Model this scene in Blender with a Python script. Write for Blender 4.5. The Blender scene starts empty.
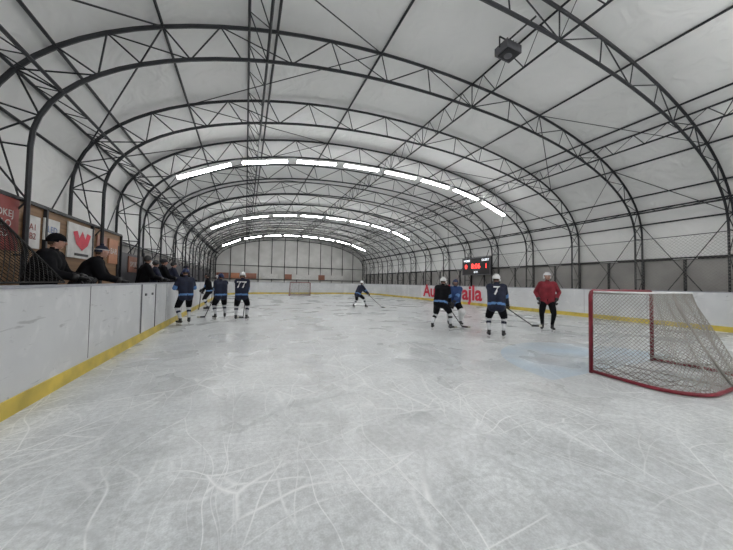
import bpy, bmesh, math, random
import numpy as np
from mathutils import Vector, Matrix
from mathutils.bvhtree import BVHTree
random.seed(4)
V=Vector
scene=bpy.context.scene
COL=scene.collection

# ------------------------------------------------------------------ materials
def nt(name):
    m=bpy.data.materials.new(name); m.use_nodes=True
    t=m.node_tree; b=t.nodes['Principled BSDF']
    return m,t,b
def simple(name,col,rough=.6,metal=0,var=.12,scale=8,bump=0.0,spec=.5):
    m,t,b=nt(name)
    tc=t.nodes.new('ShaderNodeTexCoord'); n=t.nodes.new('ShaderNodeTexNoise')
    n.inputs['Scale'].default_value=scale; n.inputs['Detail'].default_value=3
    t.links.new(tc.outputs['Object'],n.inputs['Vector'])
    r=t.nodes.new('ShaderNodeValToRGB')
    r.color_ramp.elements[0].position=.3; r.color_ramp.elements[1].position=.7
    r.color_ramp.elements[0].color=tuple(c*(1-var) for c in col)+(1,)
    r.color_ramp.elements[1].color=tuple(min(1,c*(1+var)) for c in col)+(1,)
    t.links.new(n.outputs['Fac'],r.inputs['Fac']); t.links.new(r.outputs['Color'],b.inputs['Base Color'])
    b.inputs['Roughness'].default_value=rough; b.inputs['Metallic'].default_value=metal
    b.inputs['Specular IOR Level'].default_value=spec
    if bump:
        bp=t.nodes.new('ShaderNodeBump'); bp.inputs['Strength'].default_value=bump
        t.links.new(n.outputs['Fac'],bp.inputs['Height']); t.links.new(bp.outputs['Normal'],b.inputs['Normal'])
    return m
def emis(name,col,s):
    m,t,b=nt(name)
    b.inputs['Base Color'].default_value=(*col,1)
    b.inputs['Emission Color'].default_value=(*col,1); b.inputs['Emission Strength'].default_value=s
    return m

def mix(t,fac,a,b,mode='MIX'):
    n=t.nodes.new('ShaderNodeMix'); n.data_type='RGBA'; n.blend_type=mode
    for s,v in ((n.inputs[0],fac),(n.inputs[6],a),(n.inputs[7],b)):
        if hasattr(v,'links'): t.links.new(v,s)
        elif isinstance(v,(int,float)): s.default_value=v
        else: s.default_value=(*v,1)
    return n.outputs[2]
def math_(t,op,a,b=None,clamp=False):
    n=t.nodes.new('ShaderNodeMath'); n.operation=op; n.use_clamp=clamp
    for i,v in enumerate((a,b)):
        if v is None: continue
        if hasattr(v,'links'): t.links.new(v,n.inputs[i])
        else: n.inputs[i].default_value=v
    return n.outputs[0]
def ramp(t,fac,p0,c0,p1,c1):
    r=t.nodes.new('ShaderNodeValToRGB'); e=r.color_ramp.elements
    e[0].position=p0; e[1].position=p1
    e[0].color=(c0,c0,c0,1) if isinstance(c0,(int,float)) else (*c0,1)
    e[1].color=(c1,c1,c1,1) if isinstance(c1,(int,float)) else (*c1,1)
    t.links.new(fac,r.inputs['Fac']); return r.outputs['Color']

def ice_material():
    m,t,b=nt('ice')
    tc=t.nodes.new('ShaderNodeTexCoord'); P=tc.outputs['Object']
    def noise(scale,detail=6,vec=P,dist=0):
        n=t.nodes.new('ShaderNodeTexNoise'); n.inputs['Scale'].default_value=scale
        n.inputs['Detail'].default_value=detail; n.inputs['Distortion'].default_value=dist
        t.links.new(vec,n.inputs['Vector']); return n
    big=ramp(t,noise(.35,3).outputs['Fac'],.35,(.64,.67,.68),.68,(.78,.80,.80))
    mid=ramp(t,noise(1.8,6,dist=.9).outputs['Fac'],.36,.80,.62,1.0)
    c=mix(t,1.0,big,mid,'MULTIPLY')
    fn=noise(24,4)
    fine=ramp(t,fn.outputs['Fac'],.36,.80,.64,1.08)
    c=mix(t,.8,c,fine,'MULTIPLY')
    speck=ramp(t,noise(90,2).outputs['Fac'],.35,.84,.65,1.1)
    c=mix(t,.7,c,speck,'MULTIPLY')
    total=None
    nd=noise(.5,2); wear=noise(.8,3)
    wr_=wear.outputs['Color']; sw=t.nodes.new('ShaderNodeSeparateColor'); t.links.new(wr_,sw.inputs[0])
    vm=t.nodes.new('ShaderNodeVectorMath'); vm.operation='SCALE'; vm.inputs['Scale'].default_value=1.2
    t.links.new(nd.outputs['Color'],vm.inputs[0])
    va=t.nodes.new('ShaderNodeVectorMath'); va.operation='ADD'
    t.links.new(P,va.inputs[0]); t.links.new(vm.outputs[0],va.inputs[1])
    for q,(rz,sx,sy,sc,w,st,off) in enumerate(((.5,1,.35,.9,.005,.85,0),(1.4,.3,1,1.4,.007,.8,7),(2.3,1,.25,2.2,.010,.75,3),(.95,.2,1,3.0,.014,.65,12),(2.9,1,.14,3.8,.018,.6,21))):
        mp=t.nodes.new('ShaderNodeMapping'); mp.inputs['Rotation'].default_value=(0,0,rz)
        mp.inputs['Scale'].default_value=(sx,sy,0); mp.inputs['Location'].default_value=(off,off*1.7,0)
        t.links.new(va.outputs[0],mp.inputs['Vector'])
        vo=t.nodes.new('ShaderNodeTexVoronoi'); vo.feature='DISTANCE_TO_EDGE'; vo.inputs['Scale'].default_value=sc
        t.links.new(mp.outputs[0],vo.inputs['Vector'])
        l=ramp(t,vo.outputs['Distance'],0,st,w,0.0)
        brk=ramp(t,sw.outputs[q%3],.42,0.0,.58,1.0)
        l=mix(t,1.0,l,brk,'MULTIPLY')
        total=l if total is None else mix(t,1.0,total,l,'LIGHTEN')
    c=mix(t,total,c,(.93,.94,.94))
    for sc,w,st,ad in ((.55,.014,.55,3),(1.3,.014,.45,2)):
        dk=t.nodes.new('ShaderNodeTexVoronoi'); dk.feature='DISTANCE_TO_EDGE'; dk.inputs['Scale'].default_value=sc
        vm=t.nodes.new('ShaderNodeVectorMath'); vm.operation='MULTIPLY_ADD'
        t.links.new(nd.outputs['Color'],vm.inputs[0]); vm.inputs[1].default_value=(ad,ad,0); t.links.new(P,vm.inputs[2])
        t.links.new(vm.outputs[0],dk.inputs['Vector'])
        d=ramp(t,dk.outputs['Distance'],0,st,w,0)
        d=mix(t,1.0,d,ramp(t,sw.outputs[0 if sc<1 else 1],.44,1.0,.60,0.0),'MULTIPLY')
        c=mix(t,d,c,(.43,.45,.46))
    # painted crease
    sp=t.nodes.new('ShaderNodeSeparateXYZ'); t.links.new(P,sp.inputs[0])
    dx=math_(t,'SUBTRACT',sp.outputs[0],5.67); dy=math_(t,'SUBTRACT',sp.outputs[1],2.44)
    rr=math_(t,'SQRT',math_(t,'ADD',math_(t,'MULTIPLY',dx,dx),math_(t,'MULTIPLY',dy,dy)))
    inside=math_(t,'MULTIPLY',math_(t,'LESS_THAN',rr,1.8),math_(t,'GREATER_THAN',dy,0))
    pn=ramp(t,wear.outputs['Fac'],.35,.15,.65,.6)
    pf=t.nodes.new('ShaderNodeMath'); pf.operation='MULTIPLY'; t.links.new(inside,pf.inputs[0]); t.links.new(pn,pf.inputs[1])
    c=mix(t,pf.outputs[0],c,(.42,.58,.72))
    t.links.new(c,b.inputs['Base Color'])
    rg=ramp(t,wear.outputs['Fac'],.3,.20,.7,.42)
    t.links.new(rg,b.inputs['Roughness']); b.inputs['IOR'].default_value=1.36
    bp=t.nodes.new('ShaderNodeBump'); bp.inputs['Strength'].default_value=.22; bp.inputs['Distance'].default_value=.01
    h=mix(t,.5,fn.outputs['Color'],total); t.links.new(h,bp.inputs['Height'])
    t.links.new(bp.outputs['Normal'],b.inputs['Normal'])
    return m
def board_material():
    m,t,b=nt('board_plastic')
    tc=t.nodes.new('ShaderNodeTexCoord'); P=tc.outputs['Object']
    def noise(scale,vec=P,detail=5,dist=0):
        n=t.nodes.new('ShaderNodeTexNoise'); n.inputs['Scale'].default_value=scale; n.inputs['Detail'].default_value=detail
        n.inputs['Distortion'].default_value=dist; t.links.new(vec,n.inputs['Vector']); return n.outputs['Fac']
    c=ramp(t,noise(.9),.3,(.56,.57,.58),.72,(.72,.73,.74))
    sm=ramp(t,noise(3.0,dist=.6),.56,0,.74,.5); c=mix(t,sm,c,(.9,.9,.9))
    mp=t.nodes.new('ShaderNodeMapping'); mp.inputs['Scale'].default_value=(1,1.2,7); t.links.new(P,mp.inputs['Vector'])
    dk=ramp(t,noise(2.8,mp.outputs[0],dist=.4),.64,0,.74,.5); c=mix(t,dk,c,(.25,.25,.26))
    dk2=ramp(t,noise(9,dist=.5),.68,0,.74,.45); c=mix(t,dk2,c,(.25,.25,.26))
    t.links.new(c,b.inputs['Base Color']); b.inputs['Roughness'].default_value=.5
    return m
def fabric_material():
    m,t,b=nt('tent_fabric')
    tc=t.nodes.new('ShaderNodeTexCoord')
    n=t.nodes.new('ShaderNodeTexNoise'); n.inputs['Scale'].default_value=.45; n.inputs['Detail'].default_value=3
    t.links.new(tc.outputs['Object'],n.inputs['Vector'])
    c=ramp(t,n.outputs['Fac'],.3,(.79,.795,.78),.7,(.89,.89,.875))
    t.links.new(c,b.inputs['Base Color']); b.inputs['Roughness'].default_value=.75
    n2=t.nodes.new('ShaderNodeTexNoise'); n2.inputs['Scale'].default_value=1.4; n2.inputs['Distortion'].default_value=1.5
    t.links.new(tc.outputs['Object'],n2.inputs['Vector'])
    bp=t.nodes.new('ShaderNodeBump'); bp.inputs['Strength'].default_value=.35; bp.inputs['Distance'].default_value=.15
    t.links.new(n2.outputs['Fac'],bp.inputs['Height']); t.links.new(bp.outputs['Normal'],b.inputs['Normal'])
    return m
def wood_material():
    m,t,b=nt('plywood')
    tc=t.nodes.new('ShaderNodeTexCoord'); mp=t.nodes.new('ShaderNodeMapping'); mp.inputs['Scale'].default_value=(1,.4,5)
    t.links.new(tc.outputs['Object'],mp.inputs['Vector'])
    n=t.nodes.new('ShaderNodeTexNoise'); n.inputs['Scale'].default_value=2.5; n.inputs['Detail'].default_value=6; n.inputs['Distortion'].default_value=1
    t.links.new(mp.outputs[0],n.inputs['Vector'])
    t.links.new(ramp(t,n.outputs['Fac'],.3,(.17,.095,.045),.7,(.31,.18,.09)),b.inputs['Base Color'])
    b.inputs['Roughness'].default_value=.6
    return m

M={}
M['ice']=ice_material(); M['board']=board_material(); M['fabric']=fabric_material(); M['wood']=wood_material()
M['yellow']=simple('yellow_kickplate',(.60,.46,.08),.5,var=.25,scale=3)
M['cap']=simple('board_cap',(.36,.37,.41),.5)
M['seam']=simple('dark_seam',(.08,.08,.09),.6)
M['steel']=simple('dark_painted_steel',(.014,.016,.02),.5,var=.2)
M['greywall']=simple('grey_wall_sheet',(.36,.35,.335),.8,var=.15,scale=1.2,bump=.1)
M['endwall']=simple('end_wall_sheet',(.58,.58,.56),.8,var=.1,scale=1.0)
M['concrete']=simple('concrete',(.22,.22,.21),.85,var=.2,scale=4,bump=.2)
M['rubber']=simple('rubber_matting',(.04,.04,.045),.8)
M['tube']=emis('fluorescent_tube',(1,1,1),35)
M['fixture']=simple('lamp_housing',(.7,.7,.7),.5)
M['goalred']=simple('goal_red_paint',(.20,.007,.02),.4,var=.2)
M['net']=simple('net_cord',(.30,.285,.26),.8)
M['netdark']=simple('dark_net_cord',(.012,.012,.012),.8)
M['black']=simple('black_plastic',(.015,.015,.017),.5)
M['white']=simple('white_plastic',(.72,.72,.72),.4,var=.05)
M['greyplastic']=simple('grey_plastic',(.10,.10,.11),.5)
M['redprint']=simple('red_print',(.55,.02,.05),.5)
M['redled']=emis('red_led',(1,.05,.04),4)
M['whiteled']=emis('white_led',(.9,.95,1),1.2)
M['poster_white']=simple('poster_white',(.62,.62,.60),.5)
M['poster_red']=simple('poster_red',(.25,.035,.028),.5)
M['poster_orange']=simple('poster_orange',(.42,.18,.09),.5)
M['poster_brown']=simple('poster_brown',(.28,.12,.08),.5)
M['poster_blue']=simple('poster_blue',(.1,.18,.4),.5)
M['navy']=simple('navy_jersey',(.007,.011,.032),.8,var=.3)
M['blue']=simple('blue_jersey',(.015,.045,.15),.8,var=.2)
M['stripe']=simple('pale_blue_stripe',(.10,.22,.46),.8)
M['blackcloth']=simple('black_cloth',(.006,.006,.008),.9,spec=.15)
M['socks']=simple('white_hockey_sock',(.58,.59,.61),.85)
M['skin']=simple('skin',(.44,.25,.19),.5,var=.06)
M['eye']=simple('eye_white',(.8,.8,.8),.2,var=.02)
M['hair']=simple('brown_hair',(.06,.035,.02),.8)
M['lip']=simple('lips',(.35,.12,.1),.5)
M['redjacket']=simple('red_jacket',(.19,.008,.018),.75,var=.2)
M['bluehelmet']=simple('blue_helmet',(.012,.025,.10),.3)
M['blade']=simple('skate_blade_steel',(.6,.6,.6),.25,metal=1)
M['stick']=simple('stick_composite',(.03,.03,.035),.5)
M['sticktape']=simple('stick_tape',(.5,.48,.4),.8)
M['greycloth']=simple('grey_cloth',(.03,.03,.035),.9,spec=.15)

# ------------------------------------------------------------------ geometry builder
class G:
    def __init__(s): s.v=[];s.f=[];s.m=[];s.keys=[]
    def mi(s,k):
        if k not in s.keys: s.keys.append(k)
        return s.keys.index(k)
    def add(s,vs,fs,k):
        o=len(s.v); s.v+= [tuple(v) for v in vs]; i=s.mi(k)
        for f in fs: s.f.append([a+o for a in f]); s.m.append(i)
    def tube(s,p,q,r,k,r1=None,n=6,caps=True):
        p=V(p);q=V(q);d=q-p
        if d.length<1e-6: return
        d.normalize(); a=d.orthogonal().normalized() if abs(d.z)<.99 else V((1,0,0)); b=d.cross(a).normalized(); a=b.cross(d)
        r1=r if r1 is None else r1
        vs=[];ph=math.pi/4 if n==4 else 0
        for c,rr in ((p,r),(q,r1)):
            for i in range(n):
                t=2*math.pi*i/n+ph; vs.append(c+(a*math.cos(t)+b*math.sin(t))*rr)
        fs=[[i,(i+1)%n,n+(i+1)%n,n+i] for i in range(n)]
        if caps: fs+=[list(range(n))[::-1],list(range(n,2*n))]
        s.add(vs,fs,k)
    def poly(s,pts,r,k,n=8):
        pts=[V(p) for p in pts]
        vs=[];up=None
        for i,p in enumerate(pts):
            d=(pts[min(i+1,len(pts)-1)]-pts[max(i-1,0)]).normalized()
            if up is None: up=d.orthogonal().normalized()
            up=(up-d*up.dot(d)).normalized(); b=d.cross(up)
            for j in range(n):
                t=2*math.pi*j/n; vs.append(p+(up*math.cos(t)+b*math.sin(t))*r)
        fs=[]
        for i in range(len(pts)-1):
            for j in range(n): fs.append([i*n+j,i*n+(j+1)%n,(i+1)*n+(j+1)%n,(i+1)*n+j])
        fs+=[list(range(n))[::-1],[(len(pts)-1)*n+j for j in range(n)]]
        s.add(vs,fs,k)
    def box(s,c,sz,k,R=None):
        c=V(c);vs=[]
        for x in (-.5,.5):
            for y in (-.5,.5):
                for z in (-.5,.5):
                    v=V((x*sz[0],y*sz[1],z*sz[2]))
                    if R is not None: v=R@v
                    vs.append(c+v)
        s.add(vs,[[0,1,3,2],[4,6,7,5],[0,4,5,1],[2,3,7,6],[0,2,6,4],[1,5,7,3]],k)
    def sphere(s,c,r,k,R=None,n=14,m=9,cut=None,fn=None):
        c=V(c)
        if isinstance(r,(int,float)): r=(r,r,r)
        vs=[];loc=[]
        for i in range(m+1):
            th=math.pi*i/m
            for j in range(n):
                ph=2*math.pi*j/n
                u=V((math.sin(th)*math.cos(ph),math.sin(th)*math.sin(ph),math.cos(th))); loc.append(u)
                v=V((u.x*r[0],u.y*r[1],u.z*r[2]))
                if fn: v=fn(v,u)
                if R is not None: v=R@v
                vs.append(c+v)
        fs=[]
        for i in range(m):
            for j in range(n):
                f=[i*n+j,(i+1)*n+j,(i+1)*n+(j+1)%n,i*n+(j+1)%n]
                if cut:
                    cc=sum((loc[a] for a in f),V())/4
                    if not cut(cc): continue
                fs.append(f)
        s.add(vs,fs,k)
    def build(s,name,parent=None,smooth=False,weld=False):
        me=bpy.data.meshes.new(name); me.from_pydata(s.v,[],s.f)
        for k in s.keys: me.materials.append(M[k])
        me.polygons.foreach_set('material_index',s.m)
        if smooth: me.polygons.foreach_set('use_smooth',[True]*len(s.f))
        me.update()
        o=bpy.data.objects.new(name,me); COL.objects.link(o)
        if parent: o.parent=parent
        return o
def empty(name,loc=(0,0,0),rz=0,sc=1):
    e=bpy.data.objects.new(name,None); COL.objects.link(e); e.location=loc; e.rotation_euler=(0,0,rz); e.scale=(sc,)*3
    e.empty_display_size=.2
    return e
def text_mesh(txt,size,k,mat=None,bold=0.0,extr=.004,align='CENTER'):
    cu=bpy.data.curves.new('t','FONT'); cu.body=txt; cu.size=size; cu.align_x=align; cu.align_y='CENTER'; cu.extrude=extr; cu.offset=bold
    cu.resolution_u=3
    ob=bpy.data.objects.new('t',cu); COL.objects.link(ob)
    bpy.context.view_layer.update()
    dg=bpy.context.evaluated_depsgraph_get()
    me=bpy.data.meshes.new_from_object(ob.evaluated_get(dg))
    bpy.data.objects.remove(ob); me.materials.clear(); me.materials.append(M[k])
    if mat is not None: me.transform(mat)
    return me
def link(name,me,parent=None):
    o=bpy.data.objects.new(name,me); COL.objects.link(o)
    if parent: o.parent=parent
    return o

# ------------------------------------------------------------------ dimensions
CX=5.55; A=8.5; B0=3.2; APEX=6.15; DEP=.64
YS=[3.35+2.3*i for i in range(-4,14)]   # arches
Y0=-6.6; Y1=33.6
XL=-1.95; XR=13.2; YF=29.5; YN=-5.2; RC=3.6; BH=1.2

def prof(off,nleg=4,nel=44,legz=0):
    a=A+off*.85; b=APEX-B0+off
    pts=[(CX-a,B0*i/nleg) for i in range(nleg)]
    for i in range(nel+1):
        t=math.pi*i/nel; c=math.cos(t); s=math.sin(t); e=.93
        pts.append((CX-a*math.copysign(abs(c)**e,c), B0+b*abs(s)**e))
    pts+=[(CX+a,B0*(nleg-1-i)/nleg) for i in range(nleg)]
    return pts
PI=prof(0); PO=prof(DEP); N=len(PI)

# arches
for Y in YS:
    g=G()
    for P in (PI,PO):
        g.poly([(x,Y,z) for x,z in P],.034,'steel',6)
    idx=list(range(0,5))+list(range(6,N-5,2))+list(range(N-5,N))
    for a,i in enumerate(idx):
        g.tube((PI[i][0],Y,PI[i][1]),(PO[i][0],Y,PO[i][1]),.014,'steel',n=4)
        if a+1<len(idx):
            j=idx[a+1]
            if a%2: g.tube((PI[i][0],Y,PI[i][1]),(PO[j][0],Y,PO[j][1]),.014,'steel',n=4)
            else: g.tube((PO[i][0],Y,PO[i][1]),(PI[j][0],Y,PI[j][1]),.014,'steel',n=4)
    for sx in (0,N-1):
        mx=(PI[sx][0]+PO[sx][0])/2
        g.box((mx,Y,.01),(DEP+.2,.2,.02),'steel')
    g.build('arch_truss')

# purlins
g=G()
outer=[3,6,10,14,18,22,26,30,34,38,42,46,N-4]
for i in outer:
    x,z=PO[i]; g.tube((x,YS[0],z),(x,YS[-1],z),.026,'steel',n=6)
lat=[8,17,26,35,44]
for i in lat:
    xi,zi=PI[i]; xo,zo=PO[i]
    g.tube((xi,YS[0],zi),(xi,YS[-1],zi),.026,'steel',n=6)
    g.tube((xo,YS[0],zo),(xo,YS[-1],zo),.026,'steel',n=6)
    for a in range(len(YS)-1):
        y=YS[a]; n=3
        for q in range(n):
            ya=y+2.3*q/n; ym=ya+2.3/n/2; yb=ya+2.3/n
            g.tube((xi,ya,zi),(xo,ym,zo),.011,'steel',n=4); g.tube((xo,ym,zo),(xi,yb,zi),.011,'steel',n=4)
g.build('roof_purlins')
g=G()
for a in range(len(YS)-1):
    ya,yb=YS[a],YS[a+1]
    for (i,j) in ((0,6),(6,14),(N-1,N-7),(N-7,N-15),(14,22),(N-15,N-23)):
        p=PO[i];q=PO[j]
        if (a%2)==0 or i in(0,N-1):
            g.tube((p[0],ya,p[1]),(q[0],yb,q[1]),.013,'steel',n=4)
        if (a%2)==1 or i in (0,N-1): g.tube((p[0],yb,p[1]),(q[0],ya,q[1]),.013,'steel',n=4)
g.build('cross_bracing_rods')

# tent skin
def skin(name,pts,k,sag=.07):
    g=G(); ys=[Y0]
    for Y in YS:
        if Y-1.15>ys[-1]: ys+= [Y-1.15]
        ys+=[Y]
    ys+=[Y1]
    rows=[]
    for y in ys:
        onarch=any(abs(y-Y)<.01 for Y in YS); s=0 if onarch else sag
        row=[]
        for x,z in pts:
            d=V((x-CX,max(z-3,0)*1.5)); d=d.normalized() if d.length>0 else V((0,0))
            row.append((x-d.x*s,y,z-d.y*s))
        rows.append(row)
    n=len(pts); vs=[v for r in rows for v in r]
    fs=[[i*n+j,(i+1)*n+j,(i+1)*n+j+1,i*n+j+1] for i in range(len(ys)-1) for j in range(n-1)]
    g.add(vs,fs,k); return g.build(name,smooth=True)
PS=prof(DEP+.09)
hi=[(PS[0][0],2.35)]+[p for p in PS if p[1]>2.5]+[(PS[-1][0],2.35)]
skin('ceiling',hi,'fabric')
for nm,x in (('wall_left',PS[0][0]),('wall_right',PS[-1][0])):
    g=G(); g.box((x+(-.04 if x<0 else .04),(Y0+Y1)/2,1.18),(.06,Y1-Y0,2.36),'greywall')
    g.build(nm)
g=G()
for y in YS:
    for dy in (0,1.15):
        g.box((PS[-1][0]-.02,y+dy,1.18),(.05,.07,2.36),'steel')
g.box((PS[-1][0]-.02,(Y0+Y1)/2,2.36),(.06,Y1-Y0,.06),'steel'); g.build('trim_1')
# end walls
for nm,y in (('wall_far',Y1),('wall_back',Y0)):
    g=G(); vs=[(x,y,z) for x,z in PS]
    g.add(vs,[list(range(len(vs)))],'endwall'); g.build(nm)
g=G()
for i in range(13):
    x=-3.0+i*1.43
    zt=min([B0+ (APEX-B0+.5)*math.sqrt(max(0,1-((x-CX)/9.1)**2)),6.4])
    g.tube((x,Y1-.1,0),(x,Y1-.1,zt),.035,'steel')
for z in (1.5,3.0): g.tube((-3.4,Y1-.1,z),(14.5,Y1-.1,z),.03,'steel')
g.build('end_wall_frame')

# floor
g=G(); g.box((CX,(Y0+Y1)/2,-.06),(19,Y1-Y0+.2,.1),'concrete'); g.build('floor')

# rink outline
def outline(off=0,seg=10):
    x0,x1,y0,y1,r=XL-off,XR+off,YN-off,YF+off,RC+off
    pts=[]
    for cx,cy,a0 in ((x1-r,y1-r,0),(x0+r,y1-r,90),(x0+r,y0+r,180),(x1-r,y0+r,270)):
        for i in range(seg+1):
            a=math.radians(a0+90*i/seg); pts.append((cx+r*math.cos(a),cy+r*math.sin(a)))
    return pts
g=G(); o=outline(.02); g.add([(x,y,0) for x,y in o],[list(range(len(o)))],'ice'); g.build('ice_surface')
g=G()
def ring(g,o0,o1,z0,z1,k):
    a=outline(o0);b=outline(o1);n=len(a)
    vs=[(x,y,z0) for x,y in a]+[(x,y,z1) for x,y in a]+[(x,y,z1) for x,y in b]+[(x,y,z0) for x,y in b]
    fs=[]
    for i in range(n):
        j=(i+1)%n
        fs+=[[i,j,n+j,n+i],[n+i,n+j,2*n+j,2*n+i],[2*n+i,2*n+j,3*n+j,3*n+i],[3*n+i,3*n+j,j,i]]
    g.add(vs,fs,k)
ring(g,0,.07,.16,BH-.03,'board'); ring(g,-.012,.07,-.01,.165,'yellow'); ring(g,-.012,.085,BH-.03,BH,'cap')
y=-1.0
while y<YF-RC:
    for x in (XL+.001,XR-.001): g.box((x,y,.68),(.005,.007,.98),'seam')
    y+=2.0
g.box((XL-.0,7.05,.65),(.02,.03,1.05),'seam'); g.box((XL,8.0,.65),(.02,.03,1.05),'seam')
for yy in (7.3,7.75): g.box((XL+.008,yy,.95),(.012,.1,.05),'seam')
bo=g.build('rink_boards')
def wallmat(x,y,z,face):  # face -1: faces -x ; +1: faces +x
    R=Matrix(((0,0,face),(face*1.0 if face>0 else -1.0,0,0),(0,1,0)))
    return Matrix.Translation((x,y,z))@R.to_4x4()
la=empty('board_advert_lettering')
for nm,tx,yy in (('letters_a','Au',17.75),('letters_b','toh',15.85),('letters_c','ajla',13.35)):
    link(nm,text_mesh(tx,1.3,'redprint',wallmat(XR-.018,yy,.72,-1),bold=.035),la)

# platform & left side
g=G(); g.box((-2.48,12,.14),(.84,36,.28),'rubber'); g.build('spectator_platform')
g=G()
for i in range(4):
    g.box((-3.08+.0,4.0+i*1.5,1.35),(.03,1.47,2.1),'wood')
g.box((-3.05,6.2,2.42),(.05,6.1,.05),'steel')
for i in range(5): g.box((-3.05,3.27+i*1.5,1.35),(.05,.04,2.15),'steel')
g.build('plywood_partition')
g=G()
for i in range(9):
    g.box((-3.08,10.1+i*2.0,1.15),(.03,1.95,1.7),'greyplastic')
    g.box((-3.06,9.1+i*2.0,1.2),(.05,.06,1.85),'steel')
g.build('dark_partition')
def poster(y,z,w,h,k,txt,tk,ts):
    p=empty('wall_poster'); gg=G(); gg.box((-3.045,y,z),(.02,w,h),k); gg.build('sheet',p)
    if txt: link('print',text_mesh(txt,ts,tk,wallmat(-3.03,y,z,1),extr=.001),p)
    return p
poster(5.35,2.02,.62,.74,'poster_red','HOKEJ\nSKLO\nLED','poster_white',.14)
poster(5.95,1.98,.34,.5,'poster_white','A1\nB2','poster_red',.14)
poster(6.42,2.08,.4,.36,'poster_white','LED','poster_blue',.15)
e7=poster(7.35,2.0,.95,.66,'poster_white','','poster_red',.3)
g=G()
def crown(s): return [(-3.028,7.35+a*s,2.02+c*s) for a,c in ((-.36,.16),(-.2,.20),(-.12,.05),(0,.22),(.12,.05),(.2,.20),(.36,.16),(.24,-.08),(0,-.22),(-.24,-.08))]
g.add(crown(.9),[list(range(10))],'redprint'); g.box((-3.03,7.35,1.74),(.004,.5,.05),'black')
g.build('emblem',e7)
poster(8.2,2.0,.45,.5,'poster_brown','ICE','poster_white',.18)
poster(8.8,1.95,.5,.6,'poster_orange','BAR','poster_white',.2)
poster(4.5,1.95,.7,.6,'poster_orange','KLUB','poster_white',.22)
poster(10.2,1.7,.8,.45,'poster_brown','SPORT','poster_white',.2)
poster(12.1,1.7,.8,.45,'poster_white','TEAM','poster_red',.2)

# far wall adverts
g=G()
for x,k,w_ in ((-2.3,'poster_brown',1.2),(-.9,'poster_orange',1.2),(.5,'poster_brown',1.2),(2.6,'poster_white',1.6),(4.6,'poster_brown',.8),(6.4,'poster_white',1.8),(8.6,'poster_brown',.8),(10.6,'poster_white',1.6)):
    g.box((x,Y1-.16,1.85),(w_,.03,.6),k)
g.build('end_wall_banners')

# safety netting  (real cords)
def net_patch(g,P,Q,R_,S,nu,nv,r,k,diag=True):
    P,Q,R_,S=map(V,(P,Q,R_,S))
    def pt(u,v): return P.lerp(Q,u).lerp(S.lerp(R_,u),v)
    for i in range(nu):
        for j in range(nv):
            a,b=(pt(i/nu,j/nv),pt((i+1)/nu,(j+1)/nv)); g.tube(a,b,r,k,n=3,caps=False)
            a,b=(pt((i+1)/nu,j/nv),pt(i/nu,(j+1)/nv)); g.tube(a,b,r,k,n=3,caps=False)
g=G(); net_patch(g,(-2.2,3.5,1.22),(-2.2,4.95,1.22),(-2.5,4.25,2.0),(-2.6,3.5,2.4),18,14,.0045,'netdark')
g.tube((-2.2,3.5,1.22),(-2.2,4.95,1.22),.012,'netdark'); g.tube((-2.2,4.95,1.22),(-2.5,4.25,2.0),.012,'netdark'); g.tube((-2.5,4.25,2.0),(-2.6,3.5,2.4),.012,'netdark')
g.build('hanging_net')
g=G(); net_patch(g,(13.75,0,1.25),(13.75,12,1.25),(13.75,12,3.1),(13.75,0,3.1),110,17,.003,'net')
g.tube((13.75,0,3.1),(13.75,30,3.1),.012,'steel'); g.build('safety_netting')

# scoreboard
sb=empty('scoreboard',(13.85,13.6,2.5))
g=G(); g.box((0,0,0),(.14,2.4,1.15),'black')
for s in (-1,1): g.box((-.08,s*1.17,0),(.03,.05,1.15),'greyplastic'); g.box((-.08,0,s*.55),(.03,2.4,.05),'greyplastic')
for s in (-1,1): g.tube((0,s*.8,.55),(.2,s*.8,1.0),.02,'steel'); g.box((.12,s*.8,0),(.12,.08,.5),'steel')
g.build('housing',sb)
for nm,t,y,z,s,k in (('label_home','HOME',.78,.38,.2,'whiteled'),('label_guest','GUEST',-.78,.38,.2,'whiteled'),('score_home','0',.85,-.02,.4,'redled'),('clock','8:06',.0,.0,.45,'redled'),('score_guest','1',-.85,-.02,.4,'redled'),('period','01 0',0,-.38,.18,'whiteled')):
    link(nm,text_mesh(t,s,k,wallmat(-.085,y,z,-1),bold=.002),sb)

# floodlight under roof
ls=empty('floodlight',(4.85,3.95,6.14))
g=G(); g.box((0,0,0),(.42,.30,.16),'greyplastic'); g.box((0,-.02,-.09),(.34,.24,.03),'black')
g.sphere((0,0,-.09),(.10,.08,.04),'greyplastic')
g.tube((-.24,0,0),(-.24,0,.22),.015,'steel'); g.tube((.24,0,0),(.24,0,.22),.015,'steel'); g.tube((-.24,0,.22),(.24,0,.22),.015,'steel'); g.tube((0,0,.22),(0,-.6,.2),.02,'steel')
for i in range(5): g.box((-.16+i*.08,0,.1),(.01,.26,.06),'black')
g.build('housing',ls)

# fluorescent rows
def inner_at(x):
    u=abs((x-CX)/A); u=min(u,1)
    c=u**(1/.93); return B0+(APEX-B0)*(max(0,1-c*c)**.5)**.93
for Y in (-6.0,1.05,10.25,19.45,28.65):
    g=G()
    for i in range(8):
        x0=-2.05+i*1.84; x1=x0+1.48
        p=V((x0,Y,inner_at(x0)-.16)); q=V((x1,Y,inner_at(x1)-.16))
        d=(q-p).normalized(); up=V((-d.z,0,d.x))
        R=Matrix((d,V((0,1,0)),up)).transposed()
        c=(p+q)/2
        g.box(c+up*.055,((q-p).length,.16,.05),'fixture',R)
        for s in (-.045,.045): g.tube(p+V((0,s,0)),q+V((0,s,0)),.032,'tube',n=5,caps=False)
        for e in (p,q): g.tube(e+up*.05,e+up*.19,.01,'steel',n=4)
    g.build('fluorescent_light_row')

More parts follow.
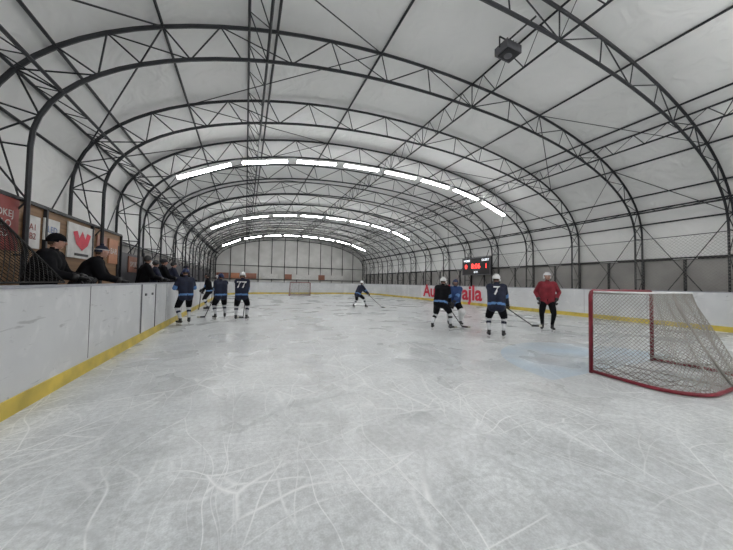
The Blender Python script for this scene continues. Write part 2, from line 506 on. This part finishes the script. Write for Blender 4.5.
# ------------------------------------------------------------------ goals
def goal(loc,rz,cord_n=1):
    e=empty('hockey_goal',loc,rz)
    W=.915;H=1.22
    g=G()
    def arc(c,r,a0,a1,n=6): return [(c[0]+r*math.cos(math.radians(a0+(a1-a0)*i/n)),c[1]+r*math.sin(math.radians(a0+(a1-a0)*i/n))) for i in range(n+1)]
    g.poly([(-W,0,.0),(-W,0,H-.06),(-W+.02,0,H-.015),(-W+.06,0,H),(W-.06,0,H),(W-.02,0,H-.015),(W,0,H-.06),(W,0,0)],.027,'goalred',10)
    base2=[(-W,0)]+arc((-W+.42,-.62),.48,180,270,10)+arc((W-.42,-.62),.48,270,360,10)+[(W,0)]
    top2=[(-W+.03,0)]+arc((-W+.33,-.27),.3,180,270,10)+arc((W-.33,-.27),.3,270,360,10)+[(W-.03,0)]
    g.poly([(x,y,.03) for x,y in base2],.024,'goalred',8)
    g.poly([(x,y,H-.01) for x,y in top2],.014,'white',8)
    g.poly([(0,-1.1,.03),(0,-.85,.5),(0,-.62,1.0),(0,-.57,H-.01)],.014,'net',8)
    g.poly([(0,0,.02),(0,-1.1,.02)],.008,'net',6)
    g.build('frame',e,smooth=True)
    def resample(c,n):
        c=[V((x,y)) for x,y in c]; L=[0]
        for a,b in zip(c,c[1:]): L.append(L[-1]+(b-a).length)
        out=[]
        for i in range(n+1):
            s=L[-1]*i/n; j=0
            while j<len(L)-2 and L[j+1]<s: j+=1
            out.append(c[j].lerp(c[j+1],(s-L[j])/(L[j+1]-L[j]+1e-9)))
        return out
    nu,nv=64,24
    b=resample(base2,nu);t=resample(top2,nu)
    def P(i,j):
        v=j/nv; p=b[i].lerp(t[i],v**.85); sag=1+.04*math.sin(i*.9)*math.sin(math.pi*v)
        return V((p.x*sag,p.y*sag,.03+(H-.04)*v))
    g=G()
    for i in range(nu):
        for j in range(nv):
            g.tube(P(i,j),P(i+1,j+1),.0036,'net',n=3,caps=False); g.tube(P(i+1,j),P(i,j+1),.0036,'net',n=3,caps=False)
    def T(i,v): 
        p=t[i]; return V((p.x,p.y*v,H-.01-.03*math.sin(math.pi*v)))
    for i in range(nu):
        for j in range(6):
            g.tube(T(i,j/6),T(i+1,(j+1)/6),.0036,'net',n=3,caps=False); g.tube(T(i+1,j/6),T(i,(j+1)/6),.0036,'net',n=3,caps=False)
    for k in range(4):
        g.poly([V((p.x*(1-.05*k),p.y*(1-.06*k),.06+.03*math.sin(i*.7+k*2)+.02*k)) for i,p in enumerate(b)],.006,'net',4)
    g.build('net',e)
    return e
goal((5.68,2.44,0),0)
goal((4.6,25.5,0),math.pi)

# ------------------------------------------------------------------ people
def ik(a,b,l1,l2,pole):
    d=b-a; L=min(d.length,.998*(l1+l2)); dn=d.normalized(); b2=a+dn*L
    ca=(l1*l1-l2*l2+L*L)/(2*L); h=math.sqrt(max(l1*l1-ca*ca,0)); pp=(pole-dn*pole.dot(dn)).normalized()
    return a+dn*ca+pp*h,b2
def person(name,loc,facing,height,lean=8,crouch=.03,feet=((-.15,0,0),(.15,0,0)),hands=None,stick=None,
           top='navy',stripe='stripe',pants='blackcloth',socks='socks',boots='black',head='helmet',hcol='white',
           number=None,skates=True,bulk=1.2,headyaw=0,headpitch=0,gloves='black',cage=True,pads=False):
    s=height/1.82
    e=empty(name,loc,math.radians(facing),s)
    sk=.07 if skates else 0.0
    la=math.radians(lean); D=V((0,math.sin(la),math.cos(la))); Nn=V((0,-math.cos(la),math.sin(la)))
    fy=sum(f[1] for f in feet)/2; fx=sum(f[0] for f in feet)/2
    pel=V((fx,fy-.32*math.sin(la),.93+sk-crouch)); X=V((1,0,0))
    waist=pel+D*.16; chest=pel+D*.38; nb=pel+D*.55
    hd=(D*.5+V((0,0,1))*.5).normalized(); hc=nb+hd*.16+V((0,.02,0))
    shl=[pel+D*.48-X*.18,pel+D*.48+X*.18]
    hips=[pel-X*.09-D*.02,pel+X*.09-D*.02]
    B=[]
    b=bulk
    for sx in (-1,1):
        B.append(('torso',pel+X*.075*sx-D*.06,chest+X*.09*sx,.115*b,.118*b))
        B.append(('torso2',chest+X*.09*sx,shl[0 if sx<0 else 1]-X*.03*sx,.115*b,.085*b))
    B.append(('torso2',shl[0],shl[1],.075*b,.075*b))
    B.append(('torso2',chest,nb,.11*b,.07))
    B.append(('skin',nb-D*.02,hc-hd*.05,.055,.052))
    B.append(('pants',hips[0],hips[1],.11*b,.11*b))
    feetinfo=[]
    for i,(x,y,yaw) in enumerate(feet):
        z=.09+sk
        ank=V((x,y,z)); ya=math.radians(yaw); td=V((math.sin(-ya),math.cos(ya),0))
        kn,ank=ik(hips[i],ank,.45,.43,V((td.x*.7+(.15 if i else -.15),1,0)))
        k2='pads' if pads else 'socks'
        rr=1.5 if pads else 1
        B.append(('pants',hips[i],hips[i].lerp(kn,.85),.10*b,.078*b))
        B.append(('pants2',hips[i].lerp(kn,.8),kn,.072*b,.066*b))
        B.append((k2,kn,ank+V((0,0,.08)),.066*b*rr,.05*rr))
        B.append(('boots',ank+V((0,0,.05)),ank+V((0,0,-.03)),.05,.048))
        B.append(('boots',ank-td*.05-V((0,0,.04)),ank+td*.16-V((0,0,.045)),.042,.04))
        feetinfo.append((ank,td))
    if stick:
        T,Hh,bd=V(stick[0]),V(stick[1]),V(stick[2])
        ax=(Hh-T).normalized(); g1=T+ax*.06; g2=T+ax*stick[3]
        tp=[g1,g2] if stick[4]=='L' else [g2,g1]
        axes=[ax,ax]
    else: tp=[V(h) for h in hands]; axes=[V((0,1,0)),V((0,1,0))]
    wr=[]
    for i in (0,1):
        sx=-1 if i==0 else 1
        tgt=tp[i]; off=(tgt-shl[i]).normalized()*.075
        el,w=ik(shl[i],tgt-off,.30,.27,V((sx*.7,-.6,-.5)))
        B.append(('uarm',shl[i],el,.07*b,.058*b)); B.append(('farm',el,w,.056*b,.04*b))
        wr.append((w,(w-el).normalized()))
    g=G()
    for k,p,q,r0,r1 in B:
        g.tube(p,q,r0,'navy',r1,n=14); g.sphere(p,r0,'navy',n=14,m=10); g.sphere(q,r1,'navy',n=14,m=10)
    tmp=g.build('tmp')
    md=tmp.modifiers.new('r','REMESH'); md.mode='VOXEL'; md.voxel_size=.02; md.use_smooth_shade=True
    ms=tmp.modifiers.new('s','SMOOTH'); ms.factor=.5; ms.iterations=6
    bpy.context.view_layer.update(); dg=bpy.context.evaluated_depsgraph_get()
    me=bpy.data.meshes.new_from_object(tmp.evaluated_get(dg)); bpy.data.objects.remove(tmp)
    me.name='body'; me.materials.clear()
    keys=[top,stripe or top,pants,socks,boots,'skin','white']
    for k in keys: me.materials.append(M[k])
    nf=len(me.polygons); C=np.zeros(nf*3); me.polygons.foreach_get('center',C); C=C.reshape(-1,3)
    best=np.full(nf,1e9); mi=np.zeros(nf,int)
    for k,p,q,r0,r1 in B:
        p=np.array(p);q=np.array(q);d=q-p; t=np.clip(((C-p)@d)/(d@d+1e-9),0,1)
        dist=np.linalg.norm(C-(p+t[:,None]*d),axis=1)-(r0+(r1-r0)*t)
        base={'torso':0,'torso2':0,'uarm':0,'farm':0,'skin':5,'pants':2,'pants2':2,'socks':3,'boots':4,'pads':6}[k]
        mm=np.full(nf,base)
        if stripe:
            if k=='torso': mm[(t>.06)&(t<.20)]=1
            if k=='uarm': mm[t>.72]=1
            if k=='farm': mm[t<.12]=1
            if k=='socks': mm[(t>.35)&(t<.55)]=0
        if k in('torso','torso2'): dist=dist-.012
        if k=='skin': dist=dist+.01
        w=dist<best; best[w]=dist[w]; mi[w]=mm[w]
    me.polygons.foreach_set('material_index',mi.tolist()); me.polygons.foreach_set('use_smooth',[True]*nf); me.update()
    link('body',me,e)
    if number:
        bm=bmesh.new(); bm.from_mesh(me); bvh=BVHTree.FromBMesh(bm); bm.free()
        R=Matrix((X,D,Nn)).transposed().to_4x4()
        tm=text_mesh(number,.34,'white',Matrix.Translation(pel+D*.34+Nn*.3)@R,bold=.006,extr=0)
        for v in tm.vertices:
            h=bvh.ray_cast(v.co,-Nn)
            if h[0] is not None: v.co=h[0]+Nn*.012
        link('jersey_number',tm,e)
    g=G(); gs=1.35 if gloves!='skin' else 1.0
    for i,(w,f) in enumerate(wr):
        a=axes[i]; sd=(a-f*a.dot(f)); sd=sd.normalized() if sd.length>.05 else f.orthogonal().normalized()
        n=f.cross(sd) if i else sd.cross(f)
        k=gloves
        Rm=Matrix((sd,f,n)).transposed()
        g.sphere(w+f*.045*gs,(.042*gs,.055*gs,.021*gs),k,Rm,n=10,m=8)
        g.tube(w-f*.05,w+f*.02,.05*b,k if gloves!='skin' else top,.04*gs,n=10)
        for q in range(4):
            ln=(.9,1.05,1.0,.8)[q]*gs
            p0=w+f*.085*gs+sd*(-.031+.021*q)*gs; p1=p0+(f*.030+n*.014)*ln; p2=p1+(n*.028-f*.004)*ln; p3=p2+(n*.006-f*.022)*ln
            rr=.0098*gs
            for a_,b_ in ((p0,p1),(p1,p2),(p2,p3)): g.tube(a_,b_,rr,k,rr*.93,n=7); g.sphere(b_,rr,k,n=7,m=5)
        t0=w+f*.03*gs-sd*.035*gs; t1=t0+(-sd*.022+f*.028+n*.012)*gs; t2=t1+(f*.02+n*.024+sd*.004)*gs
        for a_,b_ in ((t0,t1),(t1,t2)): g.tube(a_,b_,.0115*gs,k,.0105*gs,n=7); g.sphere(b_,.0105*gs,k,n=7,m=5)
    g.build('gloves' if gloves!='skin' else 'hands',e,smooth=True)
    Rh=Matrix.Rotation(math.radians(headyaw),3,'Z')@Matrix.Rotation(-math.radians(headpitch+lean*.3),3,'X')
    def H(x,y,z): return hc+Rh@V((x,y,z))
    g=G()
    def hf(v,u):
        w=V(v)
        if u.z<0: w.x*=1+.28*u.z; w.y=w.y*(1+.12*u.z)+.012*(-u.z)
        if u.y>0: w.y*=.96
        return w
    g.sphere(hc,(.076,.094,.115),'skin',Rh,n=20,m=14,fn=hf)
    g.sphere(H(0,.098,-.012),(.011,.017,.022),'skin',Rh,n=8,m=6)
    g.sphere(H(0,.090,.012),(.009,.010,.025),'skin',Rh,n=8,m=6)
    for sx in (-1,1):
        g.sphere(H(sx*.03,.080,.012),(.013,.009,.008),'eye',Rh,n=8,m=6); g.sphere(H(sx*.03,.088,.012),(.005,.004,.006),'black',Rh,n=6,m=4)
        g.box(H(sx*.03,.089,.031),(.028,.006,.005),'hair',Rh)
        g.sphere(H(sx*.078,-.002,-.005),(.010,.020,.030),'skin',Rh,n=8,m=6)
    g.sphere(H(0,.083,-.055),(.024,.008,.006),'lip',Rh,n=8,m=5)
    g.sphere(hc,(.081,.099,.119),'hair',Rh,n=20,m=14,cut=lambda c:(c.z>.35 or (c.y<-.15 and c.z>-.45)))
    g.build('head',e,smooth=True)
    g=G()
    if head=='helmet':
        g.sphere(H(0,-.008,.02),(.104,.128,.118),hcol,Rh,n=24,m=16,cut=lambda c:(c.z>.12) or (c.y<.1 and c.z>-.28 ))
        g.sphere(H(0,-.008,.02),(.098,.121,.112),'black',Rh,n=24,m=16,cut=lambda c:(c.z>.12) or (c.y<.1 and c.z>-.28))
        g.box(H(0,0,.135),(.05,.17,.018),hcol,Rh)
        for sx in (-1,1): g.sphere(H(sx*.1,0,-.03),(.014,.035,.04),hcol,Rh,n=8,m=6); g.tube(H(sx*.09,.01,-.05),H(0,.06,-.135),.006,'black',n=5)
        if cage:
            for z in (-.10,-.075,-.05,-.025,0,.02):
                rr=.125 if z>-.08 else .11
                g.poly([H(math.sin(t)*.1,math.cos(t)*rr,z) for t in [(-1.3+.26*q) for q in range(11)]],.003,'black',4)
            for t in (-.9,-.45,0,.45,.9):
                g.poly([H(math.sin(t)*.1,math.cos(t)*.125,.04),H(math.sin(t)*.1,math.cos(t)*.127,-.03),H(math.sin(t)*.08,math.cos(t)*.105,-.105)],.003,'black',4)
        g.build('helmet',e,smooth=True)
    elif head=='beanie':
        g.sphere(H(0,-.008,.02),(.092,.112,.122),hcol,Rh,n=20,m=14,cut=lambda c:c.z>.0 or (c.y<.2 and c.z>-.3))
        g.sphere(H(0,-.008,.035),(.097,.117,.03),hcol,Rh,n=20,m=6)
        g.build('knit_hat',e,smooth=True)
    elif head=='cap':
        g.sphere(H(0,-.008,.02),(.090,.110,.115),hcol,Rh,n=20,m=14,cut=lambda c:c.z>.12 or (c.y<.1 and c.z>-.25))
        g.sphere(H(0,-.008,.045),(.094,.114,.02),'white',Rh,n=20,m=6)
        g.sphere(H(0,-.01,.145),.03,hcol,Rh,n=10,m=7)
        g.build('knit_hat',e,smooth=True)
    # skates / shoes
    g=G()
    for ank,td in feetinfo:
        R=Matrix((V((td.y,-td.x,0)),td,V((0,0,1)))).transposed()
        c=ank+td*.05
        if skates:
            g.box(V((c.x,c.y,.062)),(.05,.25,.02),'white',R)
            g.box(V((c.x,c.y,.040))-td*.08,(.025,.05,.035),'white',R); g.box(V((c.x,c.y,.040))+td*.08,(.025,.05,.035),'white',R)
            g.box(V((c.x,c.y,.014)),(.006,.29,.028),'blade',R)
        else: g.box(V((c.x,c.y,.012)),(.085,.27,.024),'black',R)
    g.build('skates' if skates else 'shoe_soles',e)
    if stick:
        g=G()
        g.tube(T,Hh,.016,'stick',n=4); g.tube(T-ax*.01,T+ax*.12,.018,'sticktape',n=6)
        bd=bd.normalized(); R=Matrix((bd,V((0,0,1)).cross(bd),V((0,0,1)))).transposed()
        g.box(Hh+bd*.08,(.2,.014,.065),'stick',R); 
        R2=R@Matrix.Rotation(.22,3,'Z'); g.box(Hh+bd*.21+R@V((0,.012,0)),(.12,.014,.062),'sticktape',R2)
        g.build('hockey_stick',e)
    return e

st=lambda T,H_,bd,d,side:(T,H_,bd,d,side)
FR=((-.18,-.02,15),(.18,.03,-15))
# right-hand group
person('hockey_player',(5.58,4.85,0),-49,1.60,lean=14,crouch=.06,feet=FR,stick=st((.05,.32,.98),(.95,.95,.30),(1,.3,0),.38,'L'),number='7',hcol='white',headyaw=-25,bulk=1.3)
person('hockey_player',(5.02,6.2,0),-60,1.56,lean=20,crouch=.08,feet=((-.26,-.1,10),(.26,.15,-10)),stick=st((-.02,.38,.9),(.35,1.05,.04),(1,.2,0),.4,'L'),hcol='white',number=None,bulk=1.3,top='blackcloth')
person('hockey_goalkeeper',(5.98,6.75,0),150,1.52,lean=14,crouch=.10,feet=((-.22,0,10),(.22,0,-10)),stick=st((.22,.28,.85),(.30,.55,.04),(-1,.3,0),.3,'R'),top='blue',hcol='bluehelmet',pads=True,bulk=1.35)
person('ice_hockey_coach',(7.86,5.1,0),128,1.66,lean=2,crouch=.01,feet=((-.13,0,12),(.13,0,-12)),hands=((-.24,.04,.92),(.24,.08,.92)),top='redjacket',stripe=None,pants='blackcloth',socks='blackcloth',hcol='white',bulk=1.1,cage=False,headyaw=25)
# skater in mid rink
person('hockey_player',(5.4,12.9,0),-70,1.55,lean=30,crouch=.14,feet=((-.3,-.35,25),(.12,.25,0)),stick=st((0,.5,.85),(.5,1.25,.04),(1,.2,0),.42,'L'),hcol='white')
# left group
person('hockey_player',(-.10,9.67,0),-8,1.58,lean=6,crouch=.03,feet=FR,stick=st((.1,.34,.98),(-.05,.8,.04),(-1,.2,0),.35,'R'),number='77',hcol='white',bulk=1.3)
person('hockey_player',(-.74,10.3,0),20,1.52,lean=8,crouch=.03,feet=FR,stick=st((-.1,.34,.95),(-.35,.8,.04),(-1,.2,0),.35,'L'),hcol='bluehelmet',headyaw=20,bulk=1.3)
person('hockey_player',(-1.55,9.25,0),30,1.62,lean=8,crouch=.03,feet=((-.13,0,15),(.13,.03,-15)),hands=((-.13,.34,1.1),(.15,.38,1.1)),hcol='bluehelmet',top='navy',bulk=1.15)
person('hockey_player',(-1.45,13.5,0),90,1.58,lean=8,crouch=.03,feet=FR,stick=st((.1,.3,1.0),(.2,.4,.04),(1,.2,0),.35,'R'),hcol='black',top='blackcloth')
person('hockey_player',(-1.4,17.5,0),90,1.58,lean=8,crouch=.03,feet=FR,stick=st((.1,.3,1.0),(.2,.4,.04),(1,.2,0),.35,'R'),hcol='white')
# spectators on the platform
PZ=.28
def spect(y,face,h,**kw):
    d=dict(lean=10,hands=((-.2,.42,1.0),(.2,.42,1.0)),top='blackcloth',stripe=None,pants='blackcloth',socks='blackcloth',head='beanie',hcol='black',skates=False,bulk=1.25,gloves='black')
    d.update(kw); person('spectator',(-2.64,y,PZ),face,h,**d)
spect(5.5,-80,1.74,lean=14,hands=((-.2,.42,1.0),(.2,.42,1.0)),pants='greycloth',hcol='blackcloth',bulk=1.4,headyaw=10)
spect(6.75,-75,1.76,lean=24,crouch=.04,hands=((-.2,.48,.94),(.2,.48,.94)),head='cap',hcol='navy',bulk=1.45,headpitch=-5,headyaw=10)
spect(9.7,-60,1.76,headyaw=30)
spect(10.5,-60,1.68,headyaw=30,top='navy')
spect(11.4,-60,1.8,hcol='greycloth')
spect(12.8,-60,1.78,top='navy')
spect(15.2,-60,1.76,hcol='greycloth')

# ------------------------------------------------------------------ world + camera
w=bpy.data.worlds.new('World'); scene.world=w; w.use_nodes=True
w.node_tree.nodes['Background'].inputs[0].default_value=(.02,.025,.04,1)
cam=bpy.data.cameras.new('camera'); cam.sensor_width=36; cam.lens=275/733*36; cam.clip_start=.05; cam.clip_end=200
co=bpy.data.objects.new('camera',cam); COL.objects.link(co)
R=Matrix.Rotation(math.radians(-23.7),4,'Z')@Matrix.Rotation(math.radians(90+1.67),4,'X')@Matrix.Rotation(math.radians(1.0),4,'Z')
co.matrix_world=Matrix.Translation((0,0,1.28))@R
scene.camera=co
scene.view_settings.view_transform='Standard'
scene.view_settings.look='None'
